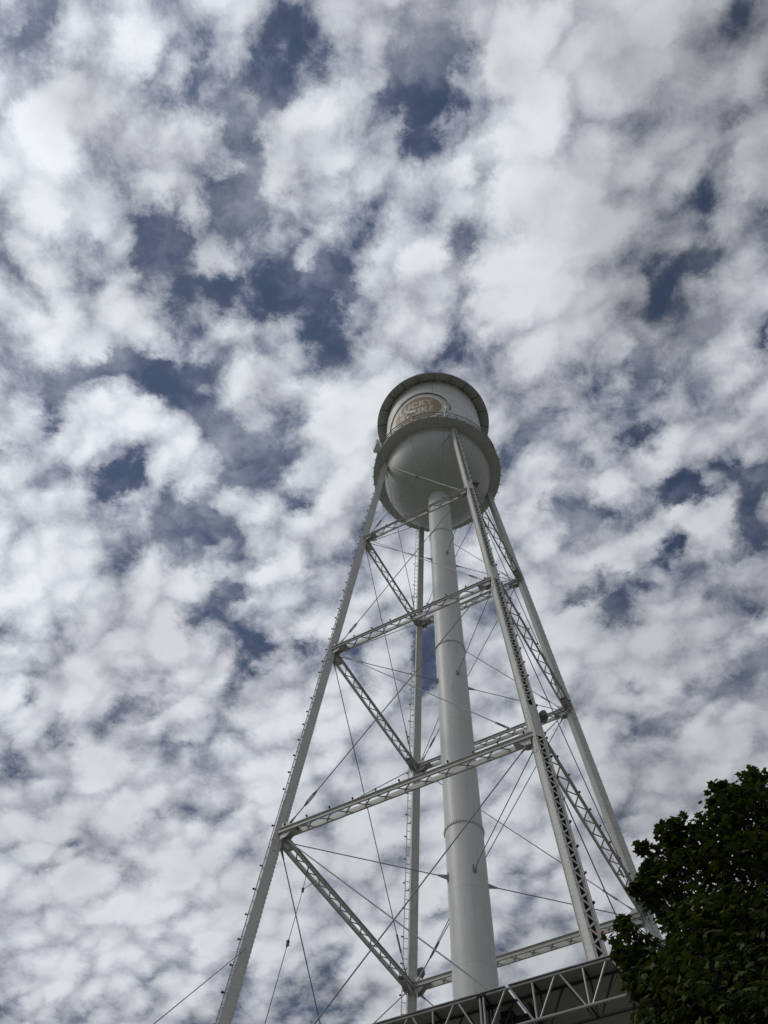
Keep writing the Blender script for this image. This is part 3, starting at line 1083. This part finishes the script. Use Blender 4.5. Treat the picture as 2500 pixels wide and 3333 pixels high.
def antenna(az, z, label, size, tilt, yawo=0.0, rnd=0.05):
    a = R(az)
    d = V((math.cos(a), math.sin(a), 0))
    base = d * (RB_ + 0.02) + V((0, 0, ZR + 0.2))
    r = thing("panel_antenna", base, label, "antenna", "white antennas on the tank balcony")
    m = MB()
    m.tube([base + V((0, 0, -0.1)), base + V((0, 0, z - base.z + 0.1))], 0.022, 8)
    for zz in (0.0, 0.45):
        m.bar(base + V((0, 0, zz)) - d * 0.07, base + V((0, 0, zz)), 0.06, 0.03)
    m.build("mast", M_mount, r, base, smooth=True)
    dd = V((math.cos(a + R(yawo)), math.sin(a + R(yawo)), math.sin(R(tilt)))).normalized()
    t = V((-dd.y, dd.x, 0)).normalized()
    u = dd.cross(t)
    c = V((base.x, base.y, z)) + dd * 0.14
    w, h, th = size
    pr = []
    for (sx_, sy_, a0) in ((1, 1, 0), (-1, 1, 90), (-1, -1, 180), (1, -1, 270)):
        for q in range(0, 91, 30):
            an = R(a0 + q)
            pr.append((sx_ * (w / 2 - rnd) + rnd * math.cos(an), sy_ * (h / 2 - rnd) + rnd * math.sin(an)))
    m = MB()
    npr = len(pr)
    vs = [c + t * x * k + u * y * k + dd * o for (o, k) in ((-th / 2, 0.96), (-th / 4, 1), (th / 4, 1), (th / 2, 0.93)) for (x, y) in pr]
    fs = [tuple(reversed(range(npr))), tuple(range(3 * npr, 4 * npr))]
    for j in range(3):
        fs += [(j * npr + i, j * npr + (i + 1) % npr, (j + 1) * npr + (i + 1) % npr, (j + 1) * npr + i) for i in range(npr)]
    m.add(vs, fs)
    m.build("panel", M_ant, r, base, smooth=True)
    m = MB()
    m.bar(c - dd * 0.14, c - dd * th / 2, 0.05, 0.05)
    m.build("bracket", M_mount, r, base)
    return r


antenna(-172, 39.95, "white rounded dish antenna sticking out at the left edge of the balcony", (0.62, 0.62, 0.22), -5, -5, 0.16)
antenna(-130, 40.15, "white square antenna on the railing in front of the brown sign", (0.5, 0.5, 0.10), 8, 10)
antenna(-100.6, 39.95, "thin white tilted antenna on the railing right of the sign", (0.5, 0.5, 0.07), 10, 62)

# ------------------------------------------------------------------ floodlights on the legs


def floodlight(k, z, t, o, aim, label, sc=1.0):
    b0, ax, tv, ov, LL = FR[k]
    p = b0 + ax * leg_s(k, z) + tv * t + ov * o
    r = thing("floodlight", p, label, "floodlight", "floodlights on the tower legs")
    d = aim.normalized()
    x = d.cross(V((0, 0, 1))).normalized()
    y = x.cross(d)
    c = p + d * 0.16 * sc
    m = MB()
    w, h = 0.15 * sc, 0.13 * sc
    vs = [c + x * w * q * i + y * h * q * j + d * s for (s, q) in ((-0.13 * sc, 0.72), (-0.02 * sc, 1), (0.13 * sc, 1)) for (i, j) in ((-1, -1), (1, -1), (1, 1), (-1, 1))]
    fs = [(3, 2, 1, 0), (8, 9, 10, 11)]
    for a in (0, 4):
        fs += [(a + i, a + (i + 1) % 4, a + 4 + (i + 1) % 4, a + 4 + i) for i in range(4)]
    m.add(vs, fs)
    m.build("housing", M_lampbox, r, p)
    m = MB()
    m.frame_box(c, x, y, d, -w * 0.88, w * 0.88, -h * 0.88, h * 0.88, 0.131 * sc, 0.138 * sc)
    m.build("lens", M_lens, r, p)
    m = MB()
    for s in (-1, 1):
        m.bar(c + x * s * (w + 0.012) - y * 0.02, c + x * s * (w + 0.012) - y * (h + 0.08), 0.03, 0.012, x)
    m.bar(c - x * (w + 0.02) - y * (h + 0.08), c + x * (w + 0.02) - y * (h + 0.08), 0.03, 0.012, y)
    m.bar(c - y * (h + 0.08), p - y * (h + 0.08) - d * 0.22 * sc, 0.04, 0.03)
    m.build("bracket", M_lampbox, r, p)
    return r


floodlight('F', 16.2, LW / 2 + 0.06, LD / 2 - 0.05, FR['F'][2] + V((0, 0, 0.5)), "grey floodlight box on the right side of the nearest leg above a strut", 0.62)
floodlight('B', 15.95, (LW / 2 + 0.03) * -sd_, 0.0, -FR['B'][2] * sd_ + V((0, 0, 0.15)), "dark floodlight box on the farthest leg beside the riser pipe", 0.75)
floodlight('F', 31.7, LW / 2 + 0.12, 0.05, FR['F'][2] + V((0, 0, 0.4)), "small pale floodlight on the nearest leg just below the tank bowl", 0.65)

# ------------------------------------------------------------------ guy wires


def shackle(m, p, d, s=1.0):
    x = d.orthogonal().normalized()
    ring = [p + (x * math.cos(t) + d * 1.6 * math.sin(t)) * 0.035 * s for t in [2 * math.pi * i / 14 for i in range(14)]]
    m.tube(ring, 0.011 * s, 6, True)
    m.tube([p - d * 0.06 * s, p - d * 0.16 * s], [0.026 * s, 0.014 * s], 8)
    m.tube([p + d * 0.06 * s, p + d * 0.15 * s], [0.026 * s, 0.014 * s], 8)


def guy(label, tops, junction, bottom, insul=None):
    bottom, junction = V(bottom), V(junction)
    root = thing("guy_wire", bottom, label, "guy wire", "thin steel wires tied to the tower")
    m = MB()
    m.tube([bottom, junction], 0.0075, 6)
    for tpt in tops:
        m.tube([junction, V(tpt)], 0.0075, 6)
    m.build("wire", M_wire, root, bottom)
    d = (junction - bottom).normalized()
    if len(tops) > 1 or insul:
        m = MB()
        shackle(m, junction - d * 0.05, d, 1.3)
        m.build("shackle", M_wire, root, bottom, smooth=True)
    if insul:
        m = MB()
        shackle(m, V(insul), d, 1.3)
        m.build("shackle", M_wire, root, bottom, smooth=True)
    m = MB()
    m.tube([V((bottom.x, bottom.y, 0.0)), V((bottom.x, bottom.y, 0.0)) + d * 0.4], 0.03, 8)
    m.build("anchor", M_mount, root, bottom)
    return root


guy("thin single wire slanting down to the left from the leftmost leg", [], (-5.19, -0.15, 12.36), (-8.94, -13.96, 0.0))
S2, G2 = V((-3.961, 1.1245, 14.99)), V((-6.48, -11.02, 0.0))
d2 = (G2 - S2).normalized()
guy("thin wire with two shackles hanging from the lowest left strut", [(-3.95, 0.80, 15.40), (-3.60, 1.15, 15.40)], S2, G2, S2 + d2 * 4.2)
guy("thin wire with one shackle hanging from the lowest right strut beside the tree", [(2.74, -2.162, 15.39)], (3.015, -2.203, 14.685), (-1.6356, -11.434, 0.0), (2.97, -2.29, 14.54))

# ------------------------------------------------------------------ stage canopy: box truss under a tarpaulin roof
HZ = 6.4
A0 = V((-4.3402, -8.4823, HZ))
E = V((2.62751606 - 2.62751606 + 0.71939, -0.69460, 0)).normalized()
NN = V((-E.y, E.x, 0))      # away from the camera
WD, DP = 0.205, 0.36
can = thing("canopy", A0 + V((0, 0, -HZ)), "dark grey tarpaulin canopy edged with a metal box truss at the tower's foot", "canopy")
co0 = A0 + V((0, 0, -HZ))


def TP(s, n, z):
    return A0 + E * s + NN * n + V((0, 0, z))


CH, TR = 0.0145, 0.0108
JOINTS = [-4.1, -1.54, 1.045, 3.65, 6.2]
fr, bk = MB(), MB()
s0, s1 = -4.1, 6.2
CONN = []
for a, b in zip(JOINTS[:-1], JOINTS[1:]):
    a += 0.019
    b -= 0.019
    n = 5
    for (m, nn) in ((fr, 0.0), (bk, WD)):
        for z in (0, -DP):
            m.tube([TP(a, nn, z), TP(b, nn, z)], CH, 8)
        p = (b - a) / n
        for i in range(n + 1):
            s = a + p * i
            m.tube([TP(s, nn, 0), TP(s, nn, -DP)], TR, 8)
            CONN.append(s)
            if i < n:
                c = s + p / 2
                m.tube([TP(s + 0.03, nn, -DP), TP(c - 0.022, nn, 0)], TR * 0.92, 8)
                m.tube([TP(c + 0.022, nn, 0), TP(s + p - 0.03, nn, -DP)], TR * 0.92, 8)
for s in CONN:
    for z in (0, -DP):
        bk.tube([TP(s, 0.012, z), TP(s, WD - 0.012, z)], TR * 0.95, 8)
# dark joint cleats
cl_ = MB()
for j in JOINTS[1:-1]:
    for nn in (0, WD):
        for z in (0, -DP):
            cl_.tube([TP(j - 0.05, nn, z), TP(j + 0.05, nn, z)], CH * 1.35, 8)
fr.build("truss", M_alu, can, co0, smooth=True)
o = bk.build("truss", M_alu_shade, can, co0, smooth=True)
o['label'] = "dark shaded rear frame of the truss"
cl_.build("joint_cleat", M_black, can, co0, smooth=True)
# cross truss running back from the front joint
cx = MB()
for ss in (1.24, 1.44):
    for z in (-0.05, -DP + 0.02):
        cx.tube([TP(ss, WD + 0.02, z), TP(ss, 3.3, z)], CH, 8)
    k = WD + 0.05
    while k < 3.2:
        cx.tube([TP(ss, k, -0.05), TP(ss, k, -DP + 0.02)], TR, 8)
        cx.tube([TP(ss, k, -DP + 0.02), TP(ss, k + 0.25, -0.05)], TR * 0.9, 8)
        k += 0.27
cx.build("cross_truss", M_alu_shade, can, co0, smooth=True)
# hoist hanging in the truss
hb = MB()
hb.frame_box(TP(1.165, WD + 0.12, -0.16), E, NN, V((0, 0, 1)), -0.045, 0.045, -0.06, 0.06, -0.32, 0.13)
hb.frame_box(TP(1.165, WD + 0.12, -0.16), E, NN, V((0, 0, 1)), -0.06, 0.06, -0.075, 0.075, 0.02, 0.05)
hb.frame_box(TP(1.34, WD + 0.12, -0.12), E, NN, V((0, 0, 1)), -0.10, 0.12, -0.03, 0.03, -0.05, 0.03)
hb.build("hoist", M_black, can, co0)
# tarpaulin panels, slightly sagging, with a slit between them
for (a, b, lab) in ((s0 - 0.05, 1.30, None), (1.335, s1 + 0.05, None)):
    m = MB()
    nx, ny = 40, 14
    dep = 3.6
    for lay in (0, 1):
        for i in range(nx + 1):
            for j in range(ny + 1):
                u_, v_ = i / nx, j / ny
                s = a + (b - a) * u_
                sag = 0.02 * math.sin(v_ * math.pi) * (1 + 0.6 * math.sin(s * 5.1))
                rag = random.uniform(-0.006, 0.006) if j == 0 and lay == 0 else 0
                m.v.append(tuple(TP(s, -0.022 + rag + v_ * dep, CH + 0.006 + lay * 0.008 + 0.10 * v_ - sag)))
    L1 = (nx + 1) * (ny + 1)
    for lay in (0, 1):
        for i in range(nx):
            for j in range(ny):
                q = lay * L1 + i * (ny + 1) + j
                m.f.append((q, q + ny + 1, q + ny + 2, q + 1))
    for j in range(ny):
        for q in (j, nx * (ny + 1) + j):
            m.f.append((q, q + 1, q + 1 + L1, q + L1))
    for i in range(nx):
        for jj in (0, ny):
            q = i * (ny + 1) + jj
            m.f.append((q, q + ny + 1, q + ny + 1 + L1, q + L1))
    m.build("tarpaulin", M_tarp, can, co0, smooth=True)
for (s, n) in ((s0, 0.1), (s1, 0.1), (s0, 3.5), (s1, 3.5)):
    m = MB()
    for (i, j) in ((-0.1, -0.1), (0.1, -0.1), (0.1, 0.1), (-0.1, 0.1)):
        m.tube([TP(s + i, n + j, -HZ + 0.02), TP(s + i, n + j, 0.0)], 0.022, 8)
    for q in range(12):
        z = -HZ + 0.3 + q * 0.5
        for (i, j, i2, j2) in ((-0.1, -0.1, 0.1, -0.1), (0.1, 0.1, -0.1, 0.1), (0.1, -0.1, 0.1, 0.1), (-0.1, 0.1, -0.1, -0.1)):
            m.tube([TP(s + i, n + j, z), TP(s + i2, n + j2, z + 0.25)], 0.012, 6)
    m.frame_box(TP(s, n, -HZ), E, NN, V((0, 0, 1)), -0.3, 0.3, -0.3, 0.3, 0.004, 0.02)
    m.build("post", M_alu, can, co0, smooth=True)

# ------------------------------------------------------------------ maple tree
LOBES = [((-3.09, -12.96, 5.51), 0.271), ((-3.24, -13.02, 5.52), 0.135), ((-3.31, -12.95, 5.36), 0.133), ((-2.84, -12.99, 5.78), 0.189),
         ((-3.26, -13.02, 5.7), 0.058), ((-2.97, -13.07, 5.81), 0.074), ((-3.08, -13.0, 5.69), 0.081), ((-3.5, -12.8, 5.38), 0.161),
         ((-3.63, -12.85, 5.37), 0.096), ((-3.47, -12.87, 5.25), 0.155), ((-3.64, -12.74, 5.26), 0.113), ((-3.73, -12.69, 5.11), 0.122),
         ((-3.77, -12.69, 5.15), 0.068), ((-3.78, -12.69, 5.32), 0.045), ((-3.81, -12.66, 4.98), 0.086), ((-3.66, -12.63, 4.99), 0.135),
         ((-3.88, -12.65, 5.03), 0.05), ((-3.49, -12.77, 5.0), 0.311), ((-3.21, -12.89, 5.04), 0.378), ((-3.61, -12.72, 4.69), 0.216),
         ((-3.58, -12.91, 4.52), 0.347), ((-3.99, -12.58, 4.67), 0.122), ((-3.98, -12.56, 4.82), 0.056), ((-3.92, -12.57, 4.6), 0.116),
         ((-3.99, -12.45, 4.69), 0.049), ((-3.98, -12.58, 4.48), 0.113), ((-3.93, -12.56, 4.41), 0.126), ((-3.84, -12.66, 4.46), 0.132),
         ((-3.87, -12.79, 4.27), 0.243), ((-3.76, -13.04, 4.1), 0.321), ((-4.01, -12.74, 4.14), 0.125), ((-3.35, -12.95, 4.52), 0.353),
         ((-2.9, -12.95, 5.31), 0.289), ((-3.91, -12.7, 3.98), 0.298), ((-3.8, -12.95, 3.81), 0.372), ((-3.28, -13.08, 4.22), 0.433),
         ((-2.88, -13.05, 4.87), 0.481), ((-2.7, -13.1, 5.43), 0.367), ((-2.76, -13.09, 4.58), 0.507), ((-3.64, -13.06, 3.77), 0.43),
         ((-3.21, -13.07, 3.89), 0.456), ((-2.77, -13.09, 4.19), 0.49), ((-2.28, -13.09, 5.32), 0.492), ((-3.59, -13.07, 3.49), 0.421),
         ((-3.81, -12.93, 3.54), 0.393), ((-3.2, -13.04, 3.58), 0.447)]
tree = thing("maple_tree", (-2.95, -13.0, 0), "dark green maple tree with lobed leaves at the right beside the tower and canopy", "tree")
TO = V((-2.95, -13.0, 0))
lx = [(0, 0), (0.13, 0.10), (0.40, 0.02), (0.30, 0.20), (0.52, 0.42), (0.36, 0.45), (0.42, 0.62), (0.20, 0.58), (0.10, 0.74), (0.0, 1.0)]
LEAF = [V((x, y, 0)) for x, y in lx] + [V((-x, y, 0)) for x, y in reversed(lx[1:-1])]
for p in LEAF:
    p.z = -0.22 * abs(p.x) - 0.12 * p.y * p.y
LC = V((0, 0.38, 0.01))


def leaf(m, p, nrm, ang, size):
    x = nrm.orthogonal().normalized()
    y = nrm.cross(x)
    c, s = math.cos(ang), math.sin(ang)
    X, Y = x * c + y * s, y * c - x * s
    vs = [p + (X * q.x + Y * (q.y - 0.3) + nrm * q.z) * size for q in [LC] + LEAF]
    n = len(LEAF)
    m.add(vs, [(0, 1 + i, 1 + (i + 1) % n) for i in range(n)])


for i in range(16):         # the lower, wider skirt of the crown
    an = i * 2.4
    LOBES.append(((-2.95 + math.cos(an) * 0.75, -13.0 + math.sin(an) * 0.7, 2.7 + 0.04 * i), 0.42))
mb = MB()
cen = V((-3.05, -13.0, 4.2))
for (c, r) in LOBES:
    c = V(c)
    k = int(34 + 6600 * r * r)
    for i in range(k):
        d = V((random.gauss(0, 1), random.gauss(0, 1), random.gauss(0, 1))).normalized()
        rad = r * (random.uniform(0.55, 1.0) if random.random() < 0.84 else random.uniform(1.0, 1.15))
        p = c + V((d.x, d.y, d.z * 0.95)) * rad
        out = (p - cen).normalized()
        n = (V((0, 0, 1)) * 0.75 + out * 0.45 + V((random.gauss(0, .42), random.gauss(0, .42), random.gauss(0, .3)))).normalized()
        leaf(mb, p, n, random.uniform(0, 6.283), random.choice((random.uniform(0.034, 0.05), random.uniform(0.045, 0.066))))
mb.build("crown", M_leaf, tree, TO)
m = MB()
m.tube([TO, TO + V((0.02, 0.01, 1.0)), TO + V((-0.02, 0.0, 2.2)), TO + V((-0.05, 0.02, 3.6)), TO + V((-0.03, 0.03, 5.0))], [0.13, 0.105, 0.09, 0.06, 0.02], 10)
for (c, r) in LOBES:
    c = V(c)
    z0 = max(1.9, min(4.4, c.z - 0.9 - 0.4 * r))
    b = V((TO.x - 0.03, TO.y + 0.01, z0))
    md = b.lerp(c, 0.5) + V((random.uniform(-.06, .06), random.uniform(-.06, .06), -0.08))
    m.tube([b, md, c], [0.028, 0.018, 0.006], 6)
    for i in range(5):
        d = V((random.gauss(0, 1), random.gauss(0, 1), abs(random.gauss(0, 1)) + .2)).normalized()
        m.tube([md.lerp(c, random.uniform(.5, 1)), c + d * r * 0.9], [0.006, 0.0022], 4)
m.build("trunk", M_bark, tree, TO, smooth=True)
